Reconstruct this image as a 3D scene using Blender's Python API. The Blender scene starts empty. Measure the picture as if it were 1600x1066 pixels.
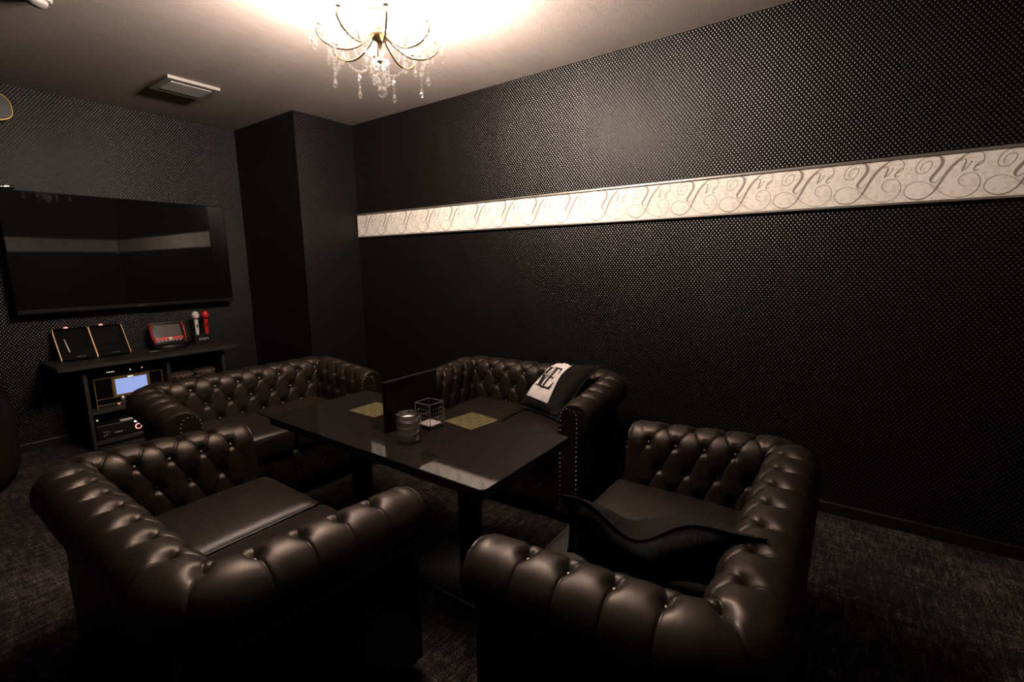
import bpy, bmesh, math, random
import numpy as np
from mathutils import Vector, Matrix
random.seed(7); np.random.seed(7)
PI = math.pi
sc = bpy.context.scene
C = sc.collection

# ------------------------------------------------------------------ camera, world, exposure
CAM_H = 1.27
YAW, PITCH, ROLL, FPX = math.radians(54.4815), math.radians(9.474), math.radians(-0.6215), 737.13
fw = Vector((math.sin(YAW)*math.cos(PITCH), math.cos(YAW)*math.cos(PITCH), -math.sin(PITCH)))
rt = Vector((math.cos(YAW), -math.sin(YAW), 0)); upv = rt.cross(fw)
r2 = rt*math.cos(ROLL) + upv*math.sin(ROLL); u2 = -rt*math.sin(ROLL) + upv*math.cos(ROLL)
cam_d = bpy.data.cameras.new('camera'); cam = bpy.data.objects.new('camera', cam_d); C.objects.link(cam)
cam_d.sensor_width = 36.0; cam_d.lens = FPX/1600*36.0; cam_d.clip_start = 0.02
cam.matrix_world = Matrix(((r2.x, u2.x, -fw.x, 0), (r2.y, u2.y, -fw.y, 0), (r2.z, u2.z, -fw.z, CAM_H), (0, 0, 0, 1)))
sc.camera = cam
w = bpy.data.worlds.new('world'); sc.world = w; w.use_nodes = True
w.node_tree.nodes['Background'].inputs[0].default_value = (0.02, 0.017, 0.015, 1)
w.node_tree.nodes['Background'].inputs[1].default_value = 0.2
sc.view_settings.view_transform = 'Standard'; sc.view_settings.look = 'None'
sc.view_settings.gamma = 1.0; sc.view_settings.use_curve_mapping = False
sc.view_settings.exposure = 0.0
BULB_STRENGTH = 2050.0
BULB_COLOR = (1.0, 0.83, 0.71)
cy = sc.cycles
cy.caustics_reflective = False; cy.caustics_refractive = False
cy.sample_clamp_indirect = 4.0; cy.max_bounces = 10; cy.transparent_max_bounces = 24

# ------------------------------------------------------------------ materials
def mat(name, col, rough=0.5, metal=0.0, spec=0.5, emit=None, estr=0.0, coat=0.0):
    m = bpy.data.materials.new(name); m.use_nodes = True
    b = m.node_tree.nodes['Principled BSDF']
    b.inputs['Base Color'].default_value = (*col, 1); b.inputs['Roughness'].default_value = rough
    b.inputs['Metallic'].default_value = metal; b.inputs['Specular IOR Level'].default_value = spec
    b.inputs['Coat Weight'].default_value = coat; b.inputs['Coat Roughness'].default_value = 0.06
    if emit:
        b.inputs['Emission Color'].default_value = (*emit, 1); b.inputs['Emission Strength'].default_value = estr
    return m
class NT:
    def __init__(s, m): s.t = m.node_tree; s.n = s.t.nodes; s.b = s.n['Principled BSDF']
    def new(s, typ, **kw):
        o = s.n.new(typ)
        for k, v in kw.items(): setattr(o, k, v)
        return o
    def link(s, a, b): s.t.links.new(a, b)
    def math(s, op, a, b=None, c=None):
        o = s.n.new('ShaderNodeMath'); o.operation = op
        for i, v in enumerate((a, b, c)):
            if v is None: continue
            if isinstance(v, (int, float)): o.inputs[i].default_value = v
            else: s.link(v, o.inputs[i])
        return o.outputs[0]
    def coords(s, scale=(1, 1, 1), rot=(0, 0, 0)):
        tc = s.n.new('ShaderNodeTexCoord'); mp = s.n.new('ShaderNodeMapping')
        mp.inputs['Scale'].default_value = scale; mp.inputs['Rotation'].default_value = rot
        s.link(tc.outputs['Object'], mp.inputs['Vector']); return mp.outputs[0]
    def noise(s, vec, scale, detail=4, rough=0.55):
        o = s.n.new('ShaderNodeTexNoise'); o.inputs['Scale'].default_value = scale
        o.inputs['Detail'].default_value = detail; o.inputs['Roughness'].default_value = rough
        s.link(vec, o.inputs['Vector']); return o.outputs['Fac']
    def ramp(s, fac, stops):
        o = s.n.new('ShaderNodeValToRGB'); e = o.color_ramp.elements
        while len(e) < len(stops): e.new(0.5)
        for i, (p, c) in enumerate(stops): e[i].position = p; e[i].color = (*c, 1)
        s.link(fac, o.inputs[0]); return o.outputs[0]
    def bump(s, h, strength=0.3, dist=0.01):
        o = s.n.new('ShaderNodeBump'); o.inputs['Strength'].default_value = strength; o.inputs['Distance'].default_value = dist
        s.link(h, o.inputs['Height']); s.link(o.outputs[0], s.b.inputs['Normal']); return o

def wallpaper(name, axis):
    """black embossed wallpaper: staggered small raised lozenges; axis = the horizontal axis of the wall"""
    m = mat(name, (0.016, 0.0125, 0.0115), 0.37, spec=0.5); t = NT(m)
    tc = t.new('ShaderNodeTexCoord'); sp = t.new('ShaderNodeSeparateXYZ'); t.link(tc.outputs['Object'], sp.inputs[0])
    a = t.math('MULTIPLY', sp.outputs[axis], 2*PI/0.0185); b = t.math('MULTIPLY', sp.outputs['Z'], 2*PI/0.0235)
    c1 = t.math('MULTIPLY_ADD', t.math('COSINE', t.math('ADD', a, b)), 0.5, 0.5)
    c2 = t.math('MULTIPLY_ADD', t.math('COSINE', t.math('SUBTRACT', a, b)), 0.5, 0.5)
    h = t.math('MULTIPLY', c1, c2)
    t.bump(h, 0.50, 0.004)
    t.link(t.math('MULTIPLY_ADD', h, 1.05, 0.10), t.b.inputs['Specular IOR Level'])
    mixc = t.ramp(h, [(0.0, (0.002, 0.0016, 0.0015)), (1.0, (0.014, 0.0104, 0.0102))])  # highlight on the lozenges and shade between them put into the colour
    t.link(mixc, t.b.inputs['Base Color'])
    return m
M = {}
M['paper_y'] = wallpaper('embossed_black_wallpaper_long', 'Y')
M['paper_x'] = wallpaper('embossed_black_wallpaper_end', 'X')
m = mat('ceiling_paint', (0.5, 0.43, 0.40), 0.9, spec=0.1); t = NT(m)
v = t.coords((1, 3.5, 1), (0, 0, 0.0)); n1 = t.noise(v, 9, 6, 0.65)
t.link(t.ramp(n1, [(0.2, (0.41, 0.345, 0.312)), (0.8, (0.53, 0.455, 0.415))]), t.b.inputs['Base Color'])
t.bump(t.noise(t.coords((1, 2.5, 1)), 60, 5), 0.25, 0.004); M['ceiling'] = m
m = mat('carpet', (0.05, 0.045, 0.04), 0.95, spec=0.15); t = NT(m)
n1 = t.noise(t.coords((1.2, 7, 1), (0, 0, 0.25)), 9, 6, 0.7); n2 = t.noise(t.coords((7, 1.2, 1), (0, 0, 0.25)), 7, 5, 0.65)
n3 = t.noise(t.coords(), 170, 4, 0.75); n4 = t.noise(t.coords(), 2.2, 3, 0.6)
s_ = t.math('ADD', t.math('ADD', t.math('MULTIPLY', n1, 0.40), t.math('MULTIPLY', n2, 0.25)), t.math('ADD', t.math('MULTIPLY', n3, 0.70), t.math('MULTIPLY', n4, 0.25)))
t.link(t.ramp(s_, [(0.70, (0.0016, 0.0013, 0.0012)), (0.81, (0.009, 0.0074, 0.0070)), (0.97, (0.14, 0.117, 0.108))]), t.b.inputs['Base Color'])
t.bump(n3, 0.7, 0.004); M['carpet'] = m
m = mat('black_leather', (0.0085, 0.0060, 0.0048), 0.42, spec=0.34); t = NT(m)
n1 = t.noise(t.coords(), 420, 3, 0.6); n2 = t.noise(t.coords(), 38, 3, 0.5)
t.bump(t.math('ADD', t.math('MULTIPLY', n1, 0.25), t.math('MULTIPLY', n2, 0.5)), 0.10, 0.004)
t.b.inputs['Specular Tint'].default_value = (1.0, 0.84, 0.73, 1)
t.link(t.ramp(n2, [(0.3, (0.41,)*3), (0.7, (0.50,)*3)]), t.b.inputs['Roughness']); M['leather'] = m
m = mat('seat_leather', (0.0095, 0.0068, 0.0053), 0.42, spec=0.36); t = NT(m)
n1 = t.noise(t.coords((1, 3, 1)), 9, 4, 0.6); n2 = t.noise(t.coords(), 420, 3, 0.6)
t.bump(t.math('ADD', n1, t.math('MULTIPLY', n2, 0.05)), 0.22, 0.01); M['seat'] = m
M['piping'] = mat('leather_piping', (0.018, 0.014, 0.012), 0.35)
M['button'] = mat('leather_button', (0.02, 0.015, 0.013), 0.25, spec=0.7)
M['nail'] = mat('nailhead_metal', (0.50, 0.48, 0.46), 0.25, 1.0)
M['blackmetal'] = mat('black_powder_metal', (0.010, 0.009, 0.009), 0.32)
M['blackplastic'] = mat('black_plastic', (0.005, 0.0047, 0.0047), 0.4, spec=0.3)
M['tvblack'] = mat('matte_tv_bezel', (0.004, 0.0038, 0.0038), 0.55, spec=0.15)
M['glossblack'] = mat('gloss_black', (0.004, 0.004, 0.004), 0.03)
m = mat('table_laminate', (0.018, 0.015, 0.014), 0.05, spec=0.95); t = NT(m)
n1 = t.noise(t.coords(), 320, 3, 0.7)
t.link(t.ramp(n1, [(0.35, (0.010, 0.008, 0.0075)), (0.7, (0.030, 0.024, 0.022))]), t.b.inputs['Base Color'])
t.bump(t.noise(t.coords(), 6, 2), 0.03, 0.004); M['table'] = m
M['tableedge'] = mat('table_edge', (0.008, 0.007, 0.007), 0.4)
m = mat('console_wood', (0.020, 0.016, 0.0145), 0.55, spec=0.4); t = NT(m)
n1 = t.noise(t.coords((2, 30, 30)), 3, 5, 0.6)
t.link(t.ramp(n1, [(0.3, (0.008, 0.0065, 0.006)), (0.7, (0.020, 0.016, 0.0145))]), t.b.inputs['Base Color']); M['console'] = m
M['baseboard'] = mat('black_baseboard', (0.005, 0.0045, 0.0042), 0.5, spec=0.25)
m = mat('black_cotton', (0.0065, 0.0058, 0.0054), 0.9, spec=0.15); t = NT(m)
n1 = t.noise(t.coords((1, 4, 1), (0.3, 0.2, 0.6)), 7, 5, 0.6); t.bump(n1, 0.5, 0.02); M['cotton'] = m
M['white_print'] = mat('white_print_cloth', (0.82, 0.76, 0.72), 0.9, spec=0.1)
M['ink'] = mat('black_ink', (0.008, 0.007, 0.007), 0.8, spec=0.2)
m = mat('cream_damask', (0.74, 0.68, 0.60), 0.55, spec=0.3); t = NT(m)
tc = t.new('ShaderNodeTexCoord'); sp = t.new('ShaderNodeSeparateXYZ'); t.link(tc.outputs['Object'], sp.inputs[0])
Y_, Z_ = sp.outputs['Y'], sp.outputs['Z']
def cosp(expr): return t.math('COSINE', expr)
A = t.math('MULTIPLY', Y_, 2*PI/0.125); B = t.math('MULTIPLY', Z_, 2*PI/0.130)
f1 = t.math('ADD', t.math('MULTIPLY', cosp(A), cosp(B)), t.math('MULTIPLY', cosp(t.math('MULTIPLY', A, 3.0)), t.math('SINE', t.math('MULTIPLY', B, 2.0))))
f1 = t.math('ADD', f1, t.math('MULTIPLY', cosp(t.math('ADD', t.math('MULTIPLY', A, 2.0), t.math('MULTIPLY', B, 3.0))), cosp(t.math('SUBTRACT', t.math('MULTIPLY', A, 2.0), t.math('MULTIPLY', B, 3.0)))))
dm = t.ramp(f1, [(0.44, (0.90, 0.84, 0.755)), (0.54, (0.79, 0.735, 0.655))])
t.link(dm, t.b.inputs['Base Color']); M['damask'] = m
M['script'] = mat('taupe_script_ink', (0.30, 0.25, 0.215), 0.45)
M['silver'] = mat('brushed_silver_trim', (0.62, 0.57, 0.52), 0.32, 0.9)
M['brass'] = mat('antique_brass', (0.42, 0.29, 0.16), 0.28, 1.0)
M['white_plastic'] = mat('grey_white_plastic', (0.36, 0.335, 0.315), 0.5)
M['cover_white'] = mat('white_cover', (0.80, 0.74, 0.69), 0.6)
M['panel_white'] = mat('off_white_panel', (0.42, 0.39, 0.36), 0.6)
def clearmat(name, tint=(1, 1, 1), gloss=0.12, rough=0.02, milk=0.0):
    m = bpy.data.materials.new(name); m.use_nodes = True; nt = m.node_tree; nt.nodes.clear()
    o = nt.nodes.new('ShaderNodeOutputMaterial'); tr = nt.nodes.new('ShaderNodeBsdfTransparent'); gl = nt.nodes.new('ShaderNodeBsdfGlossy')
    tr.inputs[0].default_value = (*tint, 1); gl.inputs['Roughness'].default_value = rough
    fr_ = nt.nodes.new('ShaderNodeLayerWeight'); fr = nt.nodes.new('ShaderNodeMath'); fr.operation = 'POWER'; fr.inputs[1].default_value = 4.0; nt.links.new(fr_.outputs['Facing'], fr.inputs[0])
    ma = nt.nodes.new('ShaderNodeMath'); ma.operation = 'ADD'; ma.inputs[1].default_value = gloss; ma.use_clamp = True
    mx = nt.nodes.new('ShaderNodeMixShader')
    nt.links.new(fr.outputs[0], ma.inputs[0]); nt.links.new(ma.outputs[0], mx.inputs[0])
    nt.links.new(tr.outputs[0], mx.inputs[1]); nt.links.new(gl.outputs[0], mx.inputs[2]); last = mx.outputs[0]
    if milk:
        tl = nt.nodes.new('ShaderNodeBsdfTranslucent'); tl.inputs[0].default_value = (0.9, 0.88, 0.86, 1); m2 = nt.nodes.new('ShaderNodeMixShader'); m2.inputs[0].default_value = milk
        nt.links.new(last, m2.inputs[1]); nt.links.new(tl.outputs[0], m2.inputs[2]); last = m2.outputs[0]
    nt.links.new(last, o.inputs[0])
    return m
M['crystal'] = clearmat('crystal', (0.86, 0.85, 0.845), 0.26, 0.04, 0.03)
M['bobeche'] = clearmat('clear_dish_glass', (0.97, 0.965, 0.96), 0.03, 0.05, 0.05)
M['acrylic'] = clearmat('clear_acrylic', (0.95, 0.95, 0.96), 0.01)
m = bpy.data.materials.new('cut_ashtray_glass'); m.use_nodes = True; nt = m.node_tree; nt.nodes.clear()
o_ = nt.nodes.new('ShaderNodeOutputMaterial'); g_ = nt.nodes.new('ShaderNodeBsdfGlass'); g_.inputs['Roughness'].default_value = 0.03; g_.inputs['IOR'].default_value = 1.45
g2_ = nt.nodes.new('ShaderNodeBsdfGlossy'); g2_.inputs['Roughness'].default_value = 0.10; g2_.inputs['Color'].default_value = (0.9, 0.88, 0.86, 1)
mx_ = nt.nodes.new('ShaderNodeMixShader'); mx_.inputs[0].default_value = 0.42
nt.links.new(g_.outputs[0], mx_.inputs[1]); nt.links.new(g2_.outputs[0], mx_.inputs[2]); nt.links.new(mx_.outputs[0], o_.inputs[0]); M['glass'] = m
M['bulb'] = mat('lit_bulb', (1, 1, 1), 0.4, emit=BULB_COLOR, estr=BULB_STRENGTH)
M['candle'] = mat('candle_sleeve', (0.85, 0.82, 0.78), 0.5)
M['screen_on'] = mat('lit_screen', (0.02, 0.02, 0.02), 0.3, emit=(0.36, 0.47, 0.92), estr=0.85)
M['gold'] = mat('gold_trim', (0.50, 0.33, 0.10), 0.35, 0.8)
M['gold_glow'] = mat('lit_amber_edge', (0.4, 0.2, 0.05), 0.4, emit=(1.0, 0.62, 0.30), estr=0.6)
M['red_glow'] = mat('lit_red_edge', (0.4, 0.02, 0.02), 0.4, emit=(0.75, 0.06, 0.02), estr=0.2)
M['led_red'] = mat('lit_red_led', (0.5, 0.1, 0.1), 0.4, emit=(1.0, 0.30, 0.26), estr=2.2)
M['led_glint_white'] = mat('lit_white_led_and_glint', (0.5, 0.5, 0.4), 0.4, emit=(1.0, 0.9, 0.6), estr=1.6)  # white LEDs, and the glowing strip that stands for the sensor box glint
M['led_blue'] = mat('lit_blue_led', (0.2, 0.3, 0.6), 0.4, emit=(0.5, 0.72, 1.0), estr=2.4)
M['led_green'] = mat('lit_green_led', (0.2, 0.5, 0.1), 0.4, emit=(0.65, 1.0, 0.35), estr=1.8)
M['red'] = mat('red_plastic', (0.55, 0.02, 0.015), 0.35, emit=(0.5, 0.01, 0.01), estr=0.0)
M['greyscreen'] = mat('grey_screen', (0.055, 0.048, 0.046), 0.25)
M['mic_white'] = mat('white_microphone', (0.75, 0.72, 0.68), 0.4)
M['mesh_metal'] = mat('microphone_grille', (0.7, 0.66, 0.62), 0.5, 0.0)
M['mat_paper'] = mat('olive_paper', (0.105, 0.092, 0.040), 0.8, spec=0.2)
M['paper'] = mat('white_paper', (0.75, 0.70, 0.66), 0.7)
M['chrome'] = mat('jingle_metal', (0.75, 0.66, 0.60), 0.34, 0.85)
M['wood_ring'] = mat('tambourine_frame', (0.10, 0.062, 0.048), 0.35)
M['darkred'] = mat('dark_red_plastic', (0.12, 0.015, 0.012), 0.4)

# ------------------------------------------------------------------ mesh helpers
class MB:
    def __init__(s): s.v = []; s.f = []
    def add(s, vs, fs):
        k = len(s.v); s.v += [tuple(p) for p in vs]; s.f += [tuple(i+k for i in f) for f in fs]; return s
    def box(s, a, b):
        x0, y0, z0 = a; x1, y1, z1 = b
        return s.add([(x0,y0,z0),(x1,y0,z0),(x1,y1,z0),(x0,y1,z0),(x0,y0,z1),(x1,y0,z1),(x1,y1,z1),(x0,y1,z1)],
                     [(0,3,2,1),(4,5,6,7),(0,1,5,4),(1,2,6,5),(2,3,7,6),(3,0,4,7)])
    def bbox(s, a, b, r=0.004, seg=2):
        bm = bmesh.new(); t_ = MB().box(a, b); vs = [bm.verts.new(p) for p in t_.v]
        for f in t_.f: bm.faces.new([vs[i] for i in f])
        bmesh.ops.bevel(bm, geom=list(bm.edges), offset=r, segments=seg, affect='EDGES', profile=0.5)
        bm.verts.index_update(); s.add([tuple(q.co) for q in bm.verts], [[q.index for q in f.verts] for f in bm.faces]); bm.free(); return s
    def lathe(s, prof, c=(0, 0, 0), n=24, axis='z'):
        vs = []; fs = []
        for (r, z) in prof:
            for i in range(n):
                a = 2*PI*i/n; p = (r*math.cos(a), r*math.sin(a), z)
                if axis == 'y': p = (p[0], p[2], p[1])
                if axis == 'x': p = (p[2], p[0], p[1])
                vs.append((p[0]+c[0], p[1]+c[1], p[2]+c[2]))
        for j in range(len(prof)-1):
            for i in range(n):
                i2 = (i+1) % n; fs.append((j*n+i, j*n+i2, (j+1)*n+i2, (j+1)*n+i))
        if prof[0][0] > 1e-6: fs.append(tuple(reversed(range(n))))
        if prof[-1][0] > 1e-6: fs.append(tuple((len(prof)-1)*n+i for i in range(n)))
        return s.add(vs, fs)
    def tube(s, pts, r, n=8, closed=False):
        pts = [Vector(p) for p in pts]; N = len(pts); vs = []; fs = []
        rr = r if hasattr(r, '__len__') else [r]*N
        prev = None
        for i, p in enumerate(pts):
            d = (pts[(i+1) % N]-pts[i-1]) if closed else (pts[min(i+1, N-1)]-pts[max(i-1, 0)])
            d.normalize()
            if prev is None: prev = d.orthogonal()
            a = (prev - d*prev.dot(d)); a = a.normalized() if a.length > 1e-6 else d.orthogonal().normalized()
            prev = a; b = d.cross(a)
            for k in range(n):
                th = 2*PI*k/n; vs.append(tuple(p + (a*math.cos(th)+b*math.sin(th))*rr[i]))
        for i in range(N if closed else N-1):
            j = (i+1) % N
            for k in range(n):
                k2 = (k+1) % n; fs.append((i*n+k, i*n+k2, j*n+k2, j*n+k))
        if not closed: fs += [tuple(reversed(range(n))), tuple((N-1)*n+k for k in range(n))]
        return s.add(vs, fs)
    def sphere(s, c, r, n=8, m=6, sz=1.0):
        prof = [(max(1e-7, r*math.sin(PI*j/m)), -r*sz*math.cos(PI*j/m)) for j in range(m+1)]
        return s.lathe(prof, c, n)
    def prism(s, poly, z0, z1):
        n = len(poly); return s.add([(x, y, z0) for x, y in poly]+[(x, y, z1) for x, y in poly],
            [tuple(reversed(range(n))), tuple(range(n, 2*n))]+[(i, (i+1) % n, n+(i+1) % n, n+i) for i in range(n)])
    def xf(s, mx):
        s.v = [tuple(mx @ Vector(p)) for p in s.v]; return s
    def build(s, name, material, parent=None, smooth=False, loc=None):
        me = bpy.data.meshes.new(name); me.from_pydata(s.v, [], s.f); me.validate(); me.update()
        bm = bmesh.new(); bm.from_mesh(me); bmesh.ops.recalc_face_normals(bm, faces=bm.faces); bm.to_mesh(me); bm.free()
        if smooth == 'auto':
            me.polygons.foreach_set('use_smooth', [True]*len(me.polygons)); me.set_sharp_from_angle(angle=math.radians(40))
        elif smooth: me.polygons.foreach_set('use_smooth', [True]*len(me.polygons))
        me.materials.append(M[material])
        o = bpy.data.objects.new(name, me); C.objects.link(o)
        if parent is not None: o.parent = parent
        if loc is not None: o.location = loc
        return o
def thing(name, label, cat, loc=(0, 0, 0), rotz=0.0, group=None):
    o = bpy.data.objects.new(name, None); C.objects.link(o); o.empty_display_size = 0.1
    o.location = loc; o.rotation_euler = (0, 0, rotz); return tag(o, label, cat, group)
def tag(o, label, cat, group=None):
    o['label'] = label; o['category'] = cat
    if group: o['group'] = group
    return o
def struct(o): o['kind'] = 'structure'; return o
def stuff(o): o['kind'] = 'stuff'; return o
def dup(root, loc, rotz, label, group=None):
    r = root.copy(); C.objects.link(r); r.location = loc; r.rotation_euler = (0, 0, rotz); r['label'] = label
    if group: r['group'] = group
    for ch in list(root.children):
        c = ch.copy(); C.objects.link(c); c.parent = r
        for g in list(ch.children):
            d = g.copy(); C.objects.link(d); d.parent = c
    return r
def catmull(P, k=8):
    P = [np.array(p, float) for p in P]; Q = [2*P[0]-P[1]]+P+[2*P[-1]-P[-2]]; out = []
    for i in range(1, len(Q)-2):
        for j in range(k):
            t_ = j/k; a, b, c, d = Q[i-1:i+3]
            out.append(0.5*((2*b)+(c-a)*t_+(2*a-5*b+4*c-d)*t_*t_+(3*b-a-3*c+d)*t_**3))
    out.append(P[-1]); return np.array(out)

# ------------------------------------------------------------------ the room
XR, YB, CEIL, XL, YF = 2.73, 4.575, 2.45, -0.95, -1.00
CX, CY_ = 2.195, 3.625          # column corner
struct(MB().box((XL-0.1, YF-0.1, -0.1), (XR+0.1, YB+0.1, 0)).build('floor', 'carpet'))
struct(MB().box((XL-0.1, YF-0.1, CEIL), (XR+0.1, YB+0.1, CEIL+0.1)).build('ceiling', 'ceiling'))
struct(MB().box((XR, YF-0.1, 0), (XR+0.1, YB+0.1, CEIL)).build('wall_right', 'paper_y'))
struct(MB().box((XL-0.1, YB, 0), (XR, YB+0.1, CEIL)).build('wall_back', 'paper_x'))
struct(MB().box((XL-0.1, YF-0.1, 0), (XL, YB, CEIL)).build('wall_left', 'paper_y'))
struct(MB().box((XL, YF-0.1, 0), (XR, YF, CEIL)).build('wall_front', 'paper_x'))
col = struct(MB().add([(CX, CY_, 0), (XR, CY_, 0), (XR, CY_, CEIL), (CX, CY_, CEIL)], [(0, 1, 2, 3)]).build('wall_column', 'paper_x'))
MB().add([(CX, CY_, 0), (CX, YB, 0), (CX, YB, CEIL), (CX, CY_, CEIL)], [(0, 3, 2, 1)]).build('column_side', 'paper_y', col)
MB().box((CX-0.002, CY_-0.002, 0), (CX+0.003, CY_+0.003, CEIL)).build('corner_bead', 'baseboard', col)
def baseboard(name, a, b, n):
    """a-b: foot line on the wall, n: unit normal into the room"""
    a, b, n = Vector(a), Vector(b), Vector(n); mb = MB()
    prof = [(0, 0), (0.010, 0), (0.010, 0.054), (0.006, 0.060), (0, 0.060)]
    vs = [tuple(a+n*d+Vector((0, 0, z))) for d, z in prof]+[tuple(b+n*d+Vector((0, 0, z))) for d, z in prof]
    mb.add(vs, [(i, (i+1) % 5, 5+(i+1) % 5, 5+i) for i in range(5)]+[(4, 3, 2, 1, 0), (5, 6, 7, 8, 9)])
    return struct(mb.build(name, 'baseboard'))
baseboard('baseboard_right', (XR, YF, 0), (XR, CY_, 0), (-1, 0, 0))
baseboard('baseboard_back', (XL, YB, 0), (CX, YB, 0), (0, -1, 0))
baseboard('baseboard_column', (CX, CY_, 0), (XR-0.01, CY_, 0), (0, -1, 0))

# ------------------------------------------------------------------ chesterfield sofas
W, DP, R = 1.18, 0.655, 0.083
H_ARM, H_BACK = 0.620, 0.652
XP, YP, RC = W/2-R, DP-R, 0.085
L_ARM = YP-RC; L_ARC = PI*RC/2; L_BACK = 2*XP-2*RC
S1, S2 = L_ARM+L_ARC/2, L_ARM+1.5*L_ARC+L_BACK       # crest corners
S_TOT = 2*L_ARM+2*L_ARC+L_BACK
DU = (S2-S1)/8; DV = 0.094; DUA = 0.1045
def ucoord(s): return (s-S1)/DUA if s < S1 else ((s-S1)/DU if s <= S2 else 8+(s-S2)/DUA)
def scoord(u): return S1+u*DUA if u < 0 else (S1+u*DU if u <= 8 else S2+(u-8)*DUA)
def path(s):
    """position, outward normal of the crest path"""
    if s <= L_ARM: return (-XP, s), (-1, 0)
    if s <= L_ARM+L_ARC:
        a = (s-L_ARM)/RC; return (-XP+RC-RC*math.cos(a), YP-RC+RC*math.sin(a)), (-math.cos(a), math.sin(a))
    if s <= L_ARM+L_ARC+L_BACK: return (-XP+RC+(s-L_ARM-L_ARC), YP), (0, 1)
    if s <= L_ARM+2*L_ARC+L_BACK:
        a = (s-L_ARM-L_ARC-L_BACK)/RC; return (XP-RC+RC*math.sin(a), YP-RC+RC*math.cos(a)), (math.sin(a), math.cos(a))
    return (XP, YP-RC-(s-L_ARM-2*L_ARC-L_BACK)), (1, 0)
def crest_h(s):
    d = min(s, S_TOT-s); t_ = min(1.0, d/(L_ARM+L_ARC)); t_ = t_*t_*(3-2*t_)
    return H_ARM+(H_BACK-H_ARM)*t_
TH0 = math.radians(97)
def profile(Hc):
    """(n, z, normal_n, normal_z, w): from the seat up the inner face, over the roll, down the outside"""
    zc = Hc-R; P = []
    zb = 0.28
    K = 56
    for i in range(K):
        t_ = i/K; z = zb+(zc-zb)*t_; n = -0.108+(0.108-R)*(t_**1.5)
        P.append((n, z))
    KA = 72
    for i in range(KA+1):
        th = PI-(PI+math.radians(75))*i/KA; P.append((R*math.cos(th), zc+R*math.sin(th)))
    n1, z1 = P[-1]
    for i in range(1, 5): t_ = i/4; P.append((n1+(0.030-n1)*t_, z1-0.02*t_))
    z2 = P[-1][1]
    for i in range(1, 9): P.append((0.030, z2+(0.055-z2)*i/8))
    P = np.array(P); d = np.gradient(P, axis=0); ln = np.hypot(d[:, 0], d[:, 1]); d /= ln[:, None]
    nn = np.stack([-d[:, 1], d[:, 0]], 1)           # left of travel = away from the stuffing
    seg = np.r_[0, np.cumsum(np.hypot(*np.diff(P, axis=0).T))]
    # crest reference
    ic = K+int(round((PI-TH0)/((PI+math.radians(75))/KA))); v = seg[ic]-seg
    return P, nn, v/DV
def tuft(u, w, s):
    wc = np.clip(w, 0, 3.6)
    a = u+wc/2; b = u-wc/2
    da, db = np.abs(a-np.round(a)), np.abs(b-np.round(b)); dc = np.abs(u-np.round(u))
    sa, sb = np.sin(PI*da), np.sin(PI*db)
    inn = -0.0035*(1-np.sqrt(sa*sb+1e-9))-0.0050*(np.exp(-da/0.025)+np.exp(-db/0.025))
    fade = np.exp(-np.clip(-w, 0, 9)/1.15)
    out = (-0.0085*(1-np.sqrt(np.sin(PI*dc)+1e-9))-0.0085*np.exp(-dc/0.022))*fade
    bl = np.clip(-w/0.35, 0, 1); bl = bl*bl*(3-2*bl)
    d = inn*(1-bl)+out*bl+0.004
    kr = np.clip(np.round(wc), 0, 3)
    uo = u-kr/2; du = (uo-np.round(uo))*DU; dv = (w-kr)*DV
    d -= 0.020*np.exp(-(du*du/(0.020**2)+np.where(dv > 0, dv*dv/(0.015**2), dv*dv/(0.030**2))))
    d *= np.clip(1-(-w-3.2)/0.8, 0, 1)              # the outer panel is flat
    d = d*np.clip((min(s, S_TOT-s)-0.035)/0.055, 0, 1)
    return d
def shell(s0, s1, n):
    ss = np.linspace(s0, s1, n); vs = []; npf = None
    for s in ss:
        P, nn, wv = profile(crest_h(s)); (px, py), (nx, ny) = path(s)
        u = ucoord(s); d = tuft(np.full(len(P), u), wv, s)
        e = min(s, S_TOT-s)
        if e < 0.03: d = d*(e/0.03)-0.010*(1-e/0.03)**2
        Q = P+nn*d[:, None]
        npf = len(P)
        for q in Q: vs.append((px+nx*q[0], py+ny*q[0], q[1]))
    fs = [(i*npf+j, i*npf+j+1, (i+1)*npf+j+1, (i+1)*npf+j) for i in range(n-1) for j in range(npf-1)]
    return MB().add(vs, fs)
def rounded_box(a, b, r, n=10):
    a, b = np.array(a, float), np.array(b, float); c = (a+b)/2; h = (b-a)/2
    mb = MB(); lin = np.linspace(-1, 1, n+1)
    lin = np.sign(lin)*np.abs(lin)**0.75
    for ax in range(3):
        for sg in (-1, 1):
            vs = []
            for i in range(n+1):
                for j in range(n+1):
                    p = np.zeros(3); p[ax] = sg; p[(ax+1) % 3] = lin[i]; p[(ax+2) % 3] = lin[j]
                    q = p*h; k = np.clip(q, -(h-r), h-r); dlt = q-k; l = np.linalg.norm(dlt)
                    vs.append(tuple(c+k+dlt/l*r) if l > 1e-9 else tuple(c+q))
            mb.add(vs, [(i*(n+1)+j, (i+1)*(n+1)+j, (i+1)*(n+1)+j+1, i*(n+1)+j+1) for i in range(n) for j in range(n)])
    return mb
def weld(o, d=0.0004):
    bm = bmesh.new(); bm.from_mesh(o.data); bmesh.ops.remove_doubles(bm, verts=bm.verts, dist=d)
    bmesh.ops.recalc_face_normals(bm, faces=bm.faces); bm.to_mesh(o.data); bm.free()
    o.data.polygons.foreach_set('use_smooth', [True]*len(o.data.polygons)); return o
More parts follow.
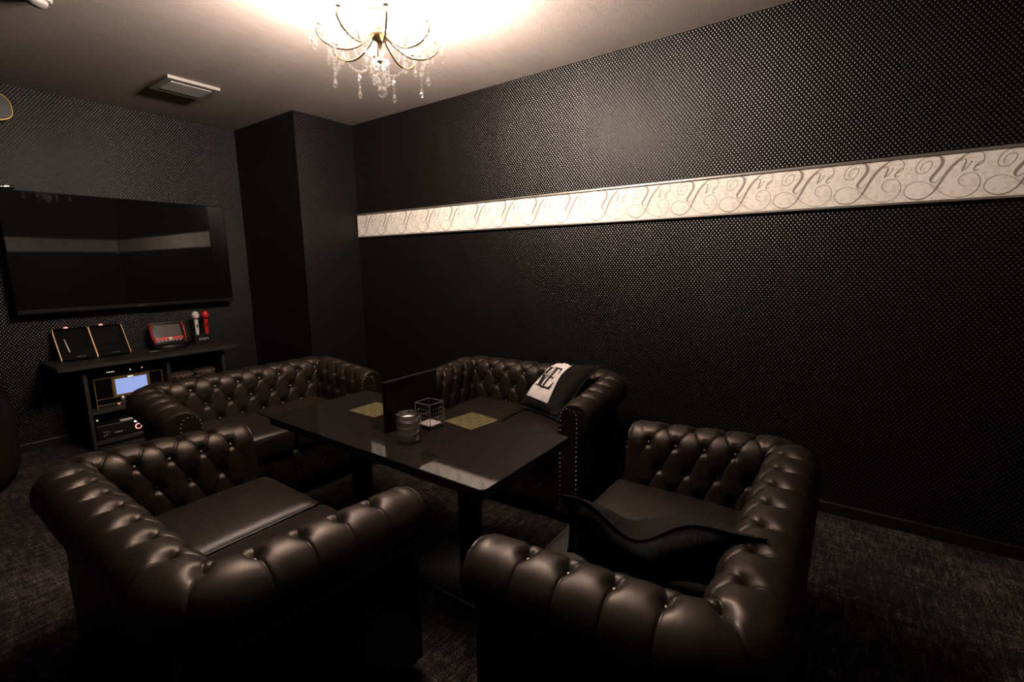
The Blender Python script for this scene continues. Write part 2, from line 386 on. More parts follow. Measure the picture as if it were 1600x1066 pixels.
def make_sofa(label, loc, rotz, group):
    t = thing('chesterfield_sofa', label, 'sofa', loc, rotz, group)
    shell(0, S1, 210).build('armrest', 'leather', t, True)
    shell(S1, S2, 400).build('backrest', 'leather', t, True)
    shell(S2, S_TOT, 210).build('armrest', 'leather', t, True)
    # buttons
    mb = MB()
    for k in range(4):
        for i in range(-12, 30):
            u = i+k/2; s = scoord(u)
            if s < 0.06 or s > S_TOT-0.06: continue
            in_corner = L_ARM-0.02 < s < L_ARM+L_ARC+0.02 or L_ARM+L_ARC+L_BACK-0.02 < s < L_ARM+2*L_ARC+L_BACK+0.02
            if k >= 2 and in_corner: continue
            P, nn, wv = profile(crest_h(s)); j = int(np.argmin(np.abs(wv-k))); (px, py), (nx, ny) = path(s)
            d = tuft(np.array([u]), np.array([wv[j]]), s)[0]+0.005
            q = P[j]+nn[j]*d; nv = Vector((nx*nn[j][0], ny*nn[j][0], nn[j][1])).normalized()
            b = MB().lathe([(0.0105, -0.002), (0.0100, 0.002), (0.007, 0.005), (0.0001, 0.0062)], n=10)
            b.xf(Matrix.Translation((px+nx*q[0], py+ny*q[0], q[1])) @ nv.to_track_quat('Z', 'Y').to_matrix().to_4x4()); mb.add(b.v, b.f)
    stuff(mb.build('upholstery_buttons', 'button', t, True))
    # arm fronts with nailheads
    P, nn, wv = profile(H_ARM); pr = (P-nn*0.010)
    for sg in (-1, 1):
        poly = [(sg*(XP+n_), z) for n_, z in pr[::4]]+[(sg*(XP+0.028), 0.055), (sg*(XP-0.100), 0.055)]
        bm = bmesh.new(); f0 = [bm.verts.new((x, -0.004, z)) for x, z in poly]; f1 = [bm.verts.new((x, 0.012, z)) for x, z in poly]
        bm.faces.new(f0); N = len(poly)
        for i in range(N): bm.faces.new((f0[i], f0[(i+1) % N], f1[(i+1) % N], f1[i]))
        bmesh.ops.recalc_face_normals(bm, faces=bm.faces); bmesh.ops.triangulate(bm, faces=[f for f in bm.faces if len(f.verts) > 4])
        me = bpy.data.meshes.new('arm_front'); bm.to_mesh(me); bm.free(); me.materials.append(M['leather'])
        o = bpy.data.objects.new('arm_front', me); C.objects.link(o); o.parent = t
        nm = MB(); pts = []; cxn, zc, ra = -0.030, H_ARM-0.075, 0.042
        for i in range(8): a = PI*i/7; pts.append((cxn+ra*math.cos(a), zc+ra*math.sin(a)))
        z = zc-0.021
        while z > 0.075: pts += [(cxn-ra, z), (cxn+ra, z)]; z -= 0.0235
        for n_, z in pts:
            nm.lathe([(0.0034, 0.004), (0.0032, 0.0052), (0.0018, 0.0070), (0.0001, 0.0076)], n=8, axis='y', c=(sg*(XP+n_), 0, z))
        nm.v = [(x, -y, z) for x, y, z in nm.v]
        stuff(nm.build('nailheads', 'nail', o, True))
    # seat
    xi = XP-0.103
    for sg in (-1, 1):
        x0, x1 = (-xi, -0.003) if sg < 0 else (0.003, xi)
        mb = rounded_box((x0, -0.026, 0.275), (x1, YP-0.085, 0.404), 0.030, 14)
        cxm, cym = (x0+x1)/2, (-0.026+YP-0.085)/2; hx, hy = (x1-x0)/2, (YP-0.059)/2
        vv = []
        for x, y, z in mb.v:
            fx, fy = (x-cxm)/hx, (y-cym)/hy
            if z > 0.33: z += 0.022*max(0, 1-fx*fx)**0.7*max(0, 1-fy*fy)**0.6
            vv.append((x, y, z))
        mb.v = vv; cu = weld(mb.build('seat_cushion', 'seat', t, True))
        e = 0.010; zz = 0.395
        ring = []
        for (ax, ay, a0) in ((x1-0.03, YP-0.115, 0), (x0+0.03, YP-0.115, PI/2), (x0+0.03, 0.004, PI), (x1-0.03, 0.004, 1.5*PI)):
            for i in range(6):
                a = a0+PI/2*i/5; ring.append((ax+0.0225*math.cos(a), ay+0.0225*math.sin(a), zz))
        MB().tube(ring, 0.0038, 6, True).build('piping', 'piping', cu, True)
    # front rail: shallow tufts with a row of buttons
    nx_, nz_ = 120, 20; vs = []
    for i in range(nx_+1):
        x = -xi-0.004+(2*xi+0.008)*i/nx_
        for j in range(nz_+1):
            z = 0.058+0.212*j/nz_; q = 0.0
            for k in range(5):
                bx_ = -0.32+0.16*k; q += 0.010*math.exp(-((x-bx_)**2+(z-0.165)**2)/0.0006)+0.004*math.exp(-((x-bx_)**2)/0.00012)*math.exp(-((z-0.165)/0.06)**2)
            edge = min(1, min(j, nz_-j)/3); vs.append((x, 0.004-0.010*math.sqrt(edge)+q, z))
    k = len(vs); vs += [(x, 0.06, z) for x, y, z in vs]
    fs = [(i*(nz_+1)+j, (i+1)*(nz_+1)+j, (i+1)*(nz_+1)+j+1, i*(nz_+1)+j+1) for i in range(nx_) for j in range(nz_)]
    fs += [(i*(nz_+1)+nz_, (i+1)*(nz_+1)+nz_, k+(i+1)*(nz_+1)+nz_, k+i*(nz_+1)+nz_) for i in range(nx_)]
    fr = MB().add(vs[:], fs).build('front_rail', 'leather', t, True)
    mb = MB()
    for q in range(5): mb.sphere((-0.32+0.16*q, 0.003, 0.165), 0.009, 10, 6)
    stuff(mb.build('rail_buttons', 'button', fr, True))
    MB().box((-XP-0.02, 0.02, 0.050), (XP+0.02, YP+0.02, 0.272)).build('seat_frame', 'leather', t)
    for sx in (-1, 1):
        for yy in (0.06, DP-0.11):
            MB().lathe([(0.018, 0), (0.026, 0.008), (0.030, 0.03), (0.026, 0.054)], (sx*(XP-0.03), yy, 0), 16).build('foot', 'blackmetal', t, True)
    return t
G = 'black tufted chesterfield sofas around the table'
sofaA = make_sofa('black tufted leather chesterfield sofa with its back to the television console', (1.305, 2.385, 0), math.radians(-2.5), G)
dup(sofaA, (1.855, 1.500, 0), -PI/2+math.radians(4), 'black tufted chesterfield sofa along the scripted wall, holding the cushion with white print')
dup(sofaA, (0.89, 1.525, 0), PI/2, 'black tufted chesterfield sofa at lower left, both seat cushions empty, facing the table')
dup(sofaA, (1.315, 0.677, 0), PI, 'black tufted chesterfield sofa at lower right with a plain black cushion leaning in it')

# ------------------------------------------------------------------ table
TZ = 0.55
tb = thing('low_table', 'low dark glossy table on two pedestals between the four sofas', 'table', (1.376, 1.56, 0))
def rrect(hx, hy, r, n=6):
    out = []
    for sx, sy, a0 in ((1, 1, 0), (-1, 1, PI/2), (-1, -1, PI), (1, -1, 1.5*PI)):
        for i in range(n+1): a = a0+PI/2*i/n; out.append((sx*(hx-r)+r*math.cos(a), sy*(hy-r)+r*math.sin(a)))
    return out
MB().prism(rrect(0.288, 0.664, 0.022), TZ-0.034, TZ-0.0015).build('edge_band', 'tableedge', tb)
MB().prism(rrect(0.286, 0.662, 0.021), TZ-0.0015, TZ).build('tabletop', 'table', tb)
for yy in (-0.355, 0.355):
    p = MB().bbox((-0.036, yy-0.036, 0.02), (0.036, yy+0.036, TZ-0.05), 0.006).build('pedestal_leg', 'blackmetal', tb)
    MB().bbox((-0.205, yy-0.205, 0.0), (0.205, yy+0.205, 0.022), 0.008, 3).build('base_plate', 'blackmetal', p, 'auto')
    MB().box((-0.11, yy-0.15, TZ-0.05), (0.11, yy+0.15, TZ-0.034)).build('mounting_plate', 'blackmetal', p)

# ------------------------------------------------------------------ cushions
def pillow(name, label, corners, thick, seed, cat='cushion', group=None, n=40, sag=0.0):
    """corners BL, BR, TR, TL in world space; a stuffed case with a flat flange and pinched corners"""
    BL, BR, TR, TL = [Vector(c) for c in corners]; base = (BL+BR+TR+TL)/4; base.z = min(c.z for c in (BL, BR, TR, TL))
    nrm = (BR-BL).cross(TL-BL).normalized(); rnd = random.Random(seed)
    ph = [rnd.uniform(0, 6.28) for _ in range(8)]
    def surf(a, b, side):
        # a,b in -1..1 ; the edges are drawn in between the corners
        pa = a*(1-0.055*(1-b*b)**1.0*abs(a)**3) if True else a
        pb = b*(1-0.055*(1-a*a)**1.0*abs(b)**3)
        U, V_ = (pa+1)/2, (pb+1)/2
        p = BL.lerp(BR, U).lerp(TL.lerp(TR, U), V_)
        p = p-Vector((0, 0, sag*math.exp(-((U-0.40)/0.20)**2)*max(0, V_)**2))
        fa = max(0, 1-(abs(a)/0.93)**2.6); fb = max(0, 1-(abs(b)/0.93)**2.6)
        h = thick*(fa*fb)**0.55
        rx = abs(a)*abs(b)
        wr = 0.006*math.sin(9*a+3*b+ph[0])*math.sin(4*b+ph[1])+0.005*math.sin(15*(a-b)*0.7+ph[2])*rx+0.004*math.sin(22*a*b+ph[3])*rx
        wave = 0.007*math.sin(6*a+ph[4])*(abs(b)**6)+0.007*math.sin(5*b+ph[5])*(abs(a)**6)
        return p+nrm*(side*(h+(wr if h > 0.004 else 0))+wave+side*0.0015)
    o = thing(name, label, cat, base, 0, group)
    mb = MB(); lin = [math.sin(PI/2*t_) for t_ in np.linspace(-1, 1, n+1)]
    for side in (1, -1):
        mb.add([surf(a, b, side)-base for a in lin for b in lin], [(i*(n+1)+j, (i+1)*(n+1)+j, (i+1)*(n+1)+j+1, i*(n+1)+j+1) for i in range(n) for j in range(n)])
    k = (n+1)**2; bd = [i*(n+1) for i in range(n+1)]+[n*(n+1)+j for j in range(1, n+1)]+[i*(n+1)+n for i in range(n-1, -1, -1)]+[j for j in range(n-1, 0, -1)]
    mb.f += [(bd[i], bd[(i+1) % len(bd)], k+bd[(i+1) % len(bd)], k+bd[i]) for i in range(len(bd))]
    weld(mb.build('cushion_case', 'cotton', o, True), 0.0001)
    return o, surf, base
pb, surfB, baseB = pillow('scatter_cushion', 'black cushion with a white printed monogram patch, leaning on the sofa by the scripted wall',
    [(2.215, 1.55, 0.43), (2.10, 1.20, 0.43), (2.345, 1.085, 0.705), (2.355, 1.37, 0.695)], 0.065, 3)
# side of surfB that faces the room
sideB = 1 if (Vector((2.10, 1.20, 0.43))-Vector((2.215, 1.55, 0.43))).cross(Vector((2.355, 1.37, 0.695))-Vector((2.215, 1.55, 0.43))).x < 0 else -1
def patch_pt(p, q, off):
    """patch coords p right 0..1, q down 0..1 -> on the cushion face"""
    a = -0.74+(0.90+0.28*q)*p-0.02*q; b = 0.93-1.50*q-0.08*p
    P0 = surfB(a, b, sideB); d = 1e-3
    nrm = (surfB(a+d, b, sideB)-P0).cross(surfB(a, b+d, sideB)-P0).normalized()
    if nrm.x > 0: nrm = -nrm
    return P0+nrm*off-baseB
N = 24
mb = MB().add([patch_pt(i/N, j/N, 0.0035) for i in range(N+1) for j in range(N+1)], [(i*(N+1)+j, (i+1)*(N+1)+j, (i+1)*(N+1)+j+1, i*(N+1)+j+1) for i in range(N) for j in range(N)])
patch = mb.build('printed_patch', 'white_print', pb, True); patch['label'] = 'white cloth patch with black serif monogram'
def quad_strip(mb, poly_pairs, off, fn):
    """poly_pairs: list of ((pL,qL),(pR,qR)) rungs"""
    rungs = []
    for (l0, r0), (l1, r1) in zip(poly_pairs[:-1], poly_pairs[1:]):
        for k in range(6):
            f = k/6; rungs.append(((l0[0]+(l1[0]-l0[0])*f, l0[1]+(l1[1]-l0[1])*f), (r0[0]+(r1[0]-r0[0])*f, r0[1]+(r1[1]-r0[1])*f)))
    rungs.append(poly_pairs[-1]); vs = []
    for l, r in rungs: vs += [fn(*l, off), fn(*r, off)]
    mb.add(vs, [(2*i, 2*i+1, 2*i+3, 2*i+2) for i in range(len(rungs)-1)])
mono = MB()
def bar(*rungs): quad_strip(mono, list(rungs), 0.0062, lambda p, q, o: patch_pt(0.09+0.87*p, q, o))
bar(((0.07, .205), (0.07, .225)), ((0.34, .205), (0.34, .225)))                       # V serif, left
bar(((0.10, .21), (0.27, .21)), ((0.235, .70), (0.42, .70)))                           # V thick stroke
bar(((0.46, .20), (0.485, .20)), ((0.335, .70), (0.365, .70)))                          # V thin stroke
bar(((0.10, .69), (0.10, .715)), ((0.44, .69), (0.44, .715)))                          # foot serif
bar(((0.40, .185), (0.40, .22)), ((0.86, .185), (0.86, .22)))                          # E top arm
bar(((0.78, .20), (0.87, .20)), ((0.85, .35), (0.875, .35)))
bar(((0.50, .20), (0.585, .20)), ((0.50, .72), (0.585, .72)))                            # E stem
bar(((0.56, .435), (0.56, .47)), ((0.74, .435), (0.74, .47)))                          # E middle arm
bar(((0.715, .38), (0.74, .37)), ((0.715, .53), (0.74, .54)))
bar(((0.42, .695), (0.42, .735)), ((0.90, .695), (0.90, .735)))                            # E bottom arm
bar(((0.895, .53), (0.92, .53)), ((0.80, .715), (0.905, .715)))
bar(((0.37, .44), (0.37, .455)), ((0.53, .44), (0.53, .455)))
mono.build('monogram', 'ink', patch, True)
pillow('scatter_cushion', 'plain black flanged cushion slumped in the lower right sofa',
    [(1.10, 0.60, 0.435), (1.25, 0.17, 0.435), (1.105, 0.10, 0.665), (1.005, 0.56, 0.675)], 0.070, 11, n=44, sag=0.075)

# ------------------------------------------------------------------ chandelier
CHX, CHY = 1.42, 1.668
ch = thing('chandelier', 'lit crystal chandelier with brass arms hanging from the ceiling over the table', 'chandelier', (CHX, CHY, CEIL))
MB().lathe([(0.085, 0), (0.085, -0.006), (0.07, -0.02), (0.035, -0.032), (0.012, -0.036)], n=28).build('ceiling_canopy', 'brass', ch, True)
MB().lathe([(0.010, -0.03), (0.010, -0.08), (0.022, -0.095), (0.012, -0.115), (0.018, -0.15), (0.032, -0.18), (0.014, -0.21), (0.010, -0.235), (0.040, -0.245), (0.046, -0.255), (0.030, -0.270), (0.012, -0.278), (0.0065, -0.30), (0.0065, -0.335), (0.014, -0.345), (0.016, -0.352), (0.0001, -0.362)], n=24).build('central_column', 'brass', ch, True)
def drop_mesh(sz=1.0):
    """faceted pear drop hanging from its top at z=0"""
    prof = [(0.0001, 0), (0.0035, -0.006), (0.0085, -0.020), (0.0105, -0.028), (0.0085, -0.036), (0.0001, -0.044)]
    return MB().lathe([(r*sz, z*sz) for r, z in prof], n=6)
dm_ = drop_mesh(1.0).build('crystal_drop', 'crystal', ch); dme = dm_.data; bpy.data.objects.remove(dm_)
bd_ = MB().sphere((0, 0, 0), 0.0062, 6, 4).build('crystal_bead', 'crystal', ch); bme = bd_.data; bpy.data.objects.remove(bd_)
def inst(name, me, loc, parent, rz=0.0, s=1.0):
    o = bpy.data.objects.new(name, me); C.objects.link(o); o.parent = parent; o.location = loc; o.rotation_euler = (0, 0, rz); o.scale = (s, s, s); return o
NA = 8; RT = 0.226; ZT = -0.240
view_az = math.atan2(CHY, CHX)
tips = []
bulb_me = MB().lathe([(0.006, 0), (0.0135, 0.012), (0.0155, 0.022), (0.011, 0.042), (0.005, 0.058), (0.0001, 0.066)], n=12)
for k in range(NA):
    az = view_az+math.radians(7)+2*PI*k/NA; dx, dy = math.cos(az), math.sin(az)
    pr = catmull([(0.03, -0.258), (0.065, -0.290), (0.115, -0.318), (0.165, -0.322), (0.210, -0.308), (RT+0.012, -0.280), (RT+0.010, -0.256), (RT, ZT-0.002)], 6)
    arm = MB().tube([(r_*dx, r_*dy, z_) for r_, z_ in pr], 0.0048, 8)
    ar = arm.build('arm', 'brass', ch, True)
    pr2 = catmull([(0.03, -0.16), (0.07, -0.135), (0.108, -0.165), (0.128, -0.22), (0.136, -0.27), (0.122, -0.315)], 6)
    MB().tube([(r_*dx, r_*dy, z_) for r_, z_ in pr2], 0.0034, 6).build('scroll', 'brass', ar, True)
    tx, ty = RT*dx, RT*dy; tips.append((tx, ty, ZT))
    MB().lathe([(0.006, -0.004), (0.036, 0.002), (0.046, 0.012), (0.045, 0.014), (0.034, 0.006), (0.006, 0.002)], (tx, ty, ZT), 16).build('bobeche', 'bobeche', ar, True)
    MB().lathe([(0.010, -0.006), (0.013, 0.004), (0.0105, 0.010), (0.0105, 0.047), (0.009, 0.050)], (tx, ty, ZT), 12).build('candle_sleeve', 'candle', ar, True)
    b = MB().add(bulb_me.v, bulb_me.f); b.v = [(x+tx, y+ty, z+ZT+0.050) for x, y, z in b.v]; b.build('bulb', 'bulb', ar, True)
    for q in range(5):
        a = az+2*PI*q/5+0.3; ex, ey = tx+0.043*math.cos(a), ty+0.043*math.sin(a)
        beads = MB(); zz = ZT+0.006
        nb = 2 if q % 2 else 3
        for i in range(nb): beads.sphere((ex, ey, zz-0.010-0.0145*i), 0.0064, 6, 4)
        stuff(beads.build('bead_strand', 'crystal', ar))
        inst('crystal_drop', dme, (ex, ey, zz-0.010-0.0145*nb+0.005), ar, a, 1.0+0.12*(q % 3))
for k in range(NA):
    p0, p1 = Vector(tips[k]), Vector(tips[(k+1) % NA]); mid = (p0+p1)/2; beads = MB()
    L = 18
    for i in range(1, L):
        f = i/L; p = p0.lerp(p1, f)*(1-0.06*math.sin(PI*f)); z = ZT-0.012-0.085*(1-(2*f-1)**2); beads.sphere((p.x, p.y, z), 0.0058, 6, 4)
    g = stuff(beads.build('bead_garland', 'crystal', ch))
    m_ = mid*0.94; inst('crystal_drop', dme, (m_.x, m_.y, ZT-0.100), g, k, 0.95)
    bb = MB()
    for i in range(2): bb.sphere((m_.x, m_.y, ZT-0.150-0.013*i), 0.0055, 6, 4)
    stuff(bb.build('bead_strand', 'crystal', g)); inst('crystal_drop', dme, (m_.x, m_.y, ZT-0.168), g, k+0.4, 1.0)
for q in range(6):
    a = 2*PI*q/6+0.2; ex, ey = 0.030*math.cos(a), 0.030*math.sin(a); beads = MB()
    for i in range(3): beads.sphere((ex, ey, -0.362-0.014*i), 0.006, 6, 4)
    stuff(beads.build('bead_strand', 'crystal', ch)); inst('crystal_drop', dme, (ex, ey, -0.402), ch, a, 1.0)
MB().lathe([(0.012, -0.340), (0.034, -0.350), (0.038, -0.356), (0.034, -0.358), (0.008, -0.352)], n=16).build('lower_dish', 'bobeche', ch, True)
beads = MB()
for i in range(6): beads.sphere((0, 0, -0.368-0.014*i), 0.006, 6, 4)
stuff(beads.build('bead_strand', 'crystal', ch))
bm = bmesh.new(); bmesh.ops.create_icosphere(bm, subdivisions=2, radius=0.022); me = bpy.data.meshes.new('crystal_ball'); bm.to_mesh(me); bm.free(); me.materials.append(M['crystal'])
inst('crystal_ball', me, (0, 0, -0.470), ch)

# ------------------------------------------------------------------ scripted wall border
Z0, Z1 = 1.503, 1.699
YS, YE = 3.612, YF+0.02
bo = thing('script_border', 'cream damask wall border with repeated grey script, framed in thin silver trim', 'wall border', (XR, 0, 0))
MB().box((-0.012, YE, Z0+0.006), (-0.0005, YS, Z1-0.006)).build('border_panel', 'damask', bo)
MB().bbox((-0.022, YE, Z1-0.007), (-0.0005, YS, Z1+0.004), 0.002).build('top_rail', 'silver', bo)
MB().bbox((-0.022, YE, Z0-0.004), (-0.0005, YS, Z0+0.007), 0.002).build('bottom_rail', 'silver', bo)
STROKES = [
 [(770,370,3),(765,345,3),(785,305,3),(825,283,4),(858,290,4),(862,325,4),(835,370,4),(790,400,4),(745,398,3),(722,370,3),(725,330,3),(755,280,3),(810,245,4),(870,233,6),(920,240,20),(945,265,30),(952,300,33),(935,345,32),(905,390,32),(880,425,30),(866,455,26),(872,480,14),(892,488,6),(920,475,4),(950,440,3)],
 [(1295,280,3),(1300,250,3),(1285,215,3),(1245,195,3),(1195,200,4),(1145,225,13),(1090,275,24),(1040,330,27),(990,410,26),(955,480,24),(925,540,18),(890,590,13),(830,635,13),(760,650,14),(690,635,12),(645,600,8),(637,560,4),(660,515,3),(710,485,3),(780,475,3),(850,495,4),(910,535,4),(980,585,4),(1060,620,3),(1140,630,3),(1210,610,3),(1265,565,3),(1290,505,4),(1285,450,4),(1250,405,4),(1200,395,5),(1150,410,5),(1115,445,6),(1112,485,6),(1135,512,6),(1165,518,4)],
 [(1110,285,4),(1122,270,5),(1142,268,9),(1152,288,13),(1142,330,13),(1125,378,10),(1140,366,4),(1168,340,4),(1190,310,5),(1200,285,7),(1188,293,5)],
 [(1225,342,5),(1262,322,6),(1290,300,7),(1294,284,7),(1275,290,8),(1242,325,11),(1224,358,12),(1234,378,9),(1268,360,4)]]
def word_mesh():
    mb = MB(); PY = 0.25/690; s_mid = 965
    for st in STROKES:
        q = catmull(st, 5); pts = []
        for x, y, w_ in q:
            top, bot = 310-0.1*x, 718-0.06*x; tq = (y-top)/(bot-top)
            pts.append((-(x-s_mid)*PY, Z1-0.004-(Z1-Z0-0.008)*tq, w_*PY*0.5))
        vs = []
        for i, (a, b, w_) in enumerate(pts):
            a0, b0, _ = pts[max(0, i-1)]; a1, b1, _ = pts[min(len(pts)-1, i+1)]
            d = math.hypot(a1-a0, b1-b0) or 1; nx_, nz_ = -(b1-b0)/d, (a1-a0)/d; w_ = max(w_, 0.0011)
            vs += [(0, a+nx_*w_, b+nz_*w_), (0, a-nx_*w_, b-nz_*w_)]
        mb.add(vs, [(2*i, 2*i+1, 2*i+3, 2*i+2) for i in range(len(pts)-1)])
    return mb
w0 = word_mesh().build('script_word', 'script', bo); w0.location = (-0.0128, 3.475, 0)
yy = 3.475-0.25
while yy > YE+0.15:
    c = w0.copy(); C.objects.link(c); c.parent = bo; c.location = (-0.0128, yy, 0); yy -= 0.25

bf = struct(MB().box((XL+0.02, 0.0005, Z0+0.006), (XR-0.024, 0.012, Z1-0.006)).build('trim_1', 'damask', None, False, (0, YF, 0)))
MB().bbox((XL+0.02, 0.0005, Z1-0.007), (XR-0.024, 0.022, Z1+0.004), 0.002).build('top_rail', 'silver', bf)
MB().bbox((XL+0.02, 0.0005, Z0-0.004), (XR-0.024, 0.022, Z0+0.007), 0.002).build('bottom_rail', 'silver', bf)
xx = XR-0.2
while xx > XL+0.2:
    c = w0.copy(); C.objects.link(c); c.parent = bf; c.location = (xx, 0.0128, 0); c.rotation_euler = (0, 0, -PI/2); xx -= 0.25
# ------------------------------------------------------------------ television
TX0, TX1, TZ0, TZ1, TY = 0.632, 1.985, 0.960, 1.768, 4.455
tv = thing('flat_screen_tv', 'large black flat television hung on the back wall above the console', 'television', ((TX0+TX1)/2, TY, TZ0))
hw, hh = (TX1-TX0)/2, TZ1-TZ0
MB().bbox((-hw, 0.003, 0), (hw, 0.045, hh), 0.004).build('housing', 'tvblack', tv)
MB().box((-hw+0.005, 0.0, 0.026), (hw-0.005, 0.004, hh-0.005)).build('screen', 'glossblack', tv)
MB().bbox((-hw, -0.006, 0), (hw, 0.004, 0.028), 0.003).build('lower_bezel', 'tvblack', tv)
MB().box((-0.03, -0.0068, 0.010), (0.03, -0.006, 0.018)).build('maker_badge', 'greyscreen', tv)
MB().box((-0.20, 0.045, 0.2), (0.20, YB-TY, 0.6)).build('wall_bracket', 'blackmetal', tv)
o = MB().bbox((0.53, 4.452, TZ1), (0.722, 4.492, TZ1+0.026), 0.006, 3).build('webcam', 'glossblack', None, 'auto'); tag(o, 'small glossy black sensor box sitting on the television top edge', 'camera')
MB().box((0.68, 4.4508, TZ1+0.016), (0.70, 4.4520, TZ1+0.022)).build('painted_glint', 'led_glint_white', o)  # glint on the glossy box, put in as a small glowing strip

# ------------------------------------------------------------------ console
KZ = 0.62
co = thing('media_console', 'dark brown open shelved console under the television', 'console', (1.27, 4.36, 0))
def cbox(name, x0, x1, y0, y1, z0, z1, m='console', par=None): return MB().bbox((x0-1.27, y0-4.36, z0), (x1-1.27, y1-4.36, z1), 0.0015, 1).build(name, m, par or co)
cbox('top_board', 0.715, 1.84, 4.105, 4.565, 0.594, KZ)
cbox('side_panel', 0.846, 0.868, 4.185, 4.56, 0.0, 0.594); cbox('divider_panel', 1.335, 1.357, 4.19, 4.56, 0.06, 0.594); cbox('side_panel', 1.725, 1.747, 4.185, 4.56, 0.0, 0.594)
cbox('bottom_board', 0.868, 1.725, 4.19, 4.56, 0.03, 0.052); cbox('shelf_board', 0.868, 1.335, 4.19, 4.56, 0.252, 0.274); cbox('shelf_board', 1.357, 1.725, 4.19, 4.56, 0.30, 0.322)
cbox('back_panel', 0.868, 1.725, 4.552, 4.560, 0.052, 0.594); cbox('kick_board', 0.868, 1.725, 4.215, 4.23, 0.0, 0.03)
cbox('edge_strip', 0.715, 1.84, 4.1035, 4.1055, 0.602, 0.613)

# karaoke machine in the console
km = thing('karaoke_machine', 'black and gold karaoke machine with a lit blue screen on the console shelf', 'karaoke machine', (1.12, 4.27, 0.274))
MB().bbox((-0.205, 0.0, 0), (0.205, 0.26, 0.215), 0.004).build('case', 'glossblack', km)
def gb(x0, x1, z0, z1, name='gold_frame', m='gold', y=-0.003, par=km): return MB().box((x0, y, z0), (x1, y+0.004, z1)).build(name, m, par)
fr_ = MB()
for (x0, x1, z0, z1) in ((-0.205, 0.205, 0.207, 0.215), (-0.205, -0.200, 0.0, 0.207), (0.200, 0.205, 0.0, 0.207), (-0.200, 0.200, 0.060, 0.064), (-0.2, 0.2, 0.018, 0.022), (-0.105, -0.088, 0.064, 0.207), (0.106, 0.122, 0.064, 0.207), (-0.088, 0.106, 0.064, 0.078), (-0.088, 0.106, 0.192, 0.207)):
    fr_.box((x0, -0.004, z0), (x1, 0.001, z1))
fr_.build('gold_frame', 'gold', km)
MB().box((-0.086, -0.003, 0.078), (0.104, -0.001, 0.192)).build('lit_display', 'screen_on', km)
MB().box((-0.010, -0.005, 0.196), (0.022, -0.004, 0.202)).build('name_badge', 'led_glint_white', km)
MB().lathe([(0.014, 0.0), (0.014, -0.012), (0.011, -0.014), (0.0001, -0.014)], (-0.055, -0.001, 0.046), 16, 'y').build('volume_knob', 'chrome', km, 'auto')
MB().box((-0.09, -0.005, 0.008), (-0.075, -0.003, 0.013)).build('power_light', 'led_red', km)
dv_ = thing('set_top_box', 'small black box with tiny lights on top of the karaoke machine', 'electronic box', (1.10, 4.33, 0.489))
MB().bbox((-0.11, 0, 0), (0.13, 0.16, 0.040), 0.004).build('case', 'blackplastic', dv_)
l_ = MB()
for i in range(4): l_.box((-0.09+0.012*i, -0.001, 0.022), (-0.084+0.012*i, 0.001, 0.027))
stuff(l_.build('indicator_lights', 'led_glint_white', dv_)); MB().box((0.045, -0.001, 0.018), (0.050, 0.001, 0.026)).build('blue_light', 'led_blue', dv_); MB().box((0.117, -0.001, 0.020), (0.124, 0.001, 0.027)).build('red_light', 'led_red', dv_)
am = thing('amplifier', 'black amplifier with red ring dial and blue display on the bottom shelf', 'amplifier', (1.035, 4.25, 0.052))
MB().bbox((-0.145, 0, 0.006), (0.165, 0.26, 0.098), 0.004).build('case', 'blackplastic', am)
for sx in (-0.12, 0.14): MB().lathe([(0.012, 0), (0.012, 0.006)], (sx, 0.04, 0), 10).build('foot', 'blackplastic', am)
MB().lathe([(0.021, 0.0), (0.021, -0.004), (0.0155, -0.004), (0.0155, 0.0)], (0.092, 0.0, 0.040), 24, 'y').build('lit_ring', 'led_red', am)
MB().lathe([(0.0145, 0.0), (0.0145, -0.010), (0.0001, -0.011)], (0.092, 0.0, 0.040), 20, 'y').build('dial', 'blackplastic', am, 'auto')
MB().box((0.070, -0.002, 0.074), (0.108, 0.001, 0.086)).build('blue_display', 'led_blue', am)
j_ = MB()
for i, (x, z) in enumerate([(-0.11, 0.05), (-0.095, 0.05), (-0.095, 0.03), (-0.11, 0.022), (-0.08, 0.045)]): j_.lathe([(0.005, 0), (0.005, -0.006), (0.0001, -0.0065)], (x, 0, z), 10, 'y')
stuff(j_.build('input_jacks', 'chrome', am)); MB().box((-0.05, -0.0015, 0.030), (-0.005, 0.0005, 0.034)).build('maker_badge', 'paper', am)
rc = thing('receiver', 'slim dark receiver with green light above the amplifier', 'receiver', (1.0, 4.30, 0.151))
MB().bbox((-0.11, 0, 0.0), (0.09, 0.20, 0.052), 0.004).build('case', 'blackplastic', rc); MB().box((-0.095, -0.0015, 0.030), (-0.086, 0.001, 0.037)).build('green_light', 'led_green', rc)
o = MB().bbox((1.03, 4.262, 0.1505), (1.135, 4.297, 0.158), 0.001, 1).build('paper_pad', 'paper'); tag(o, 'white folded paper lying on the amplifier front edge', 'paper')
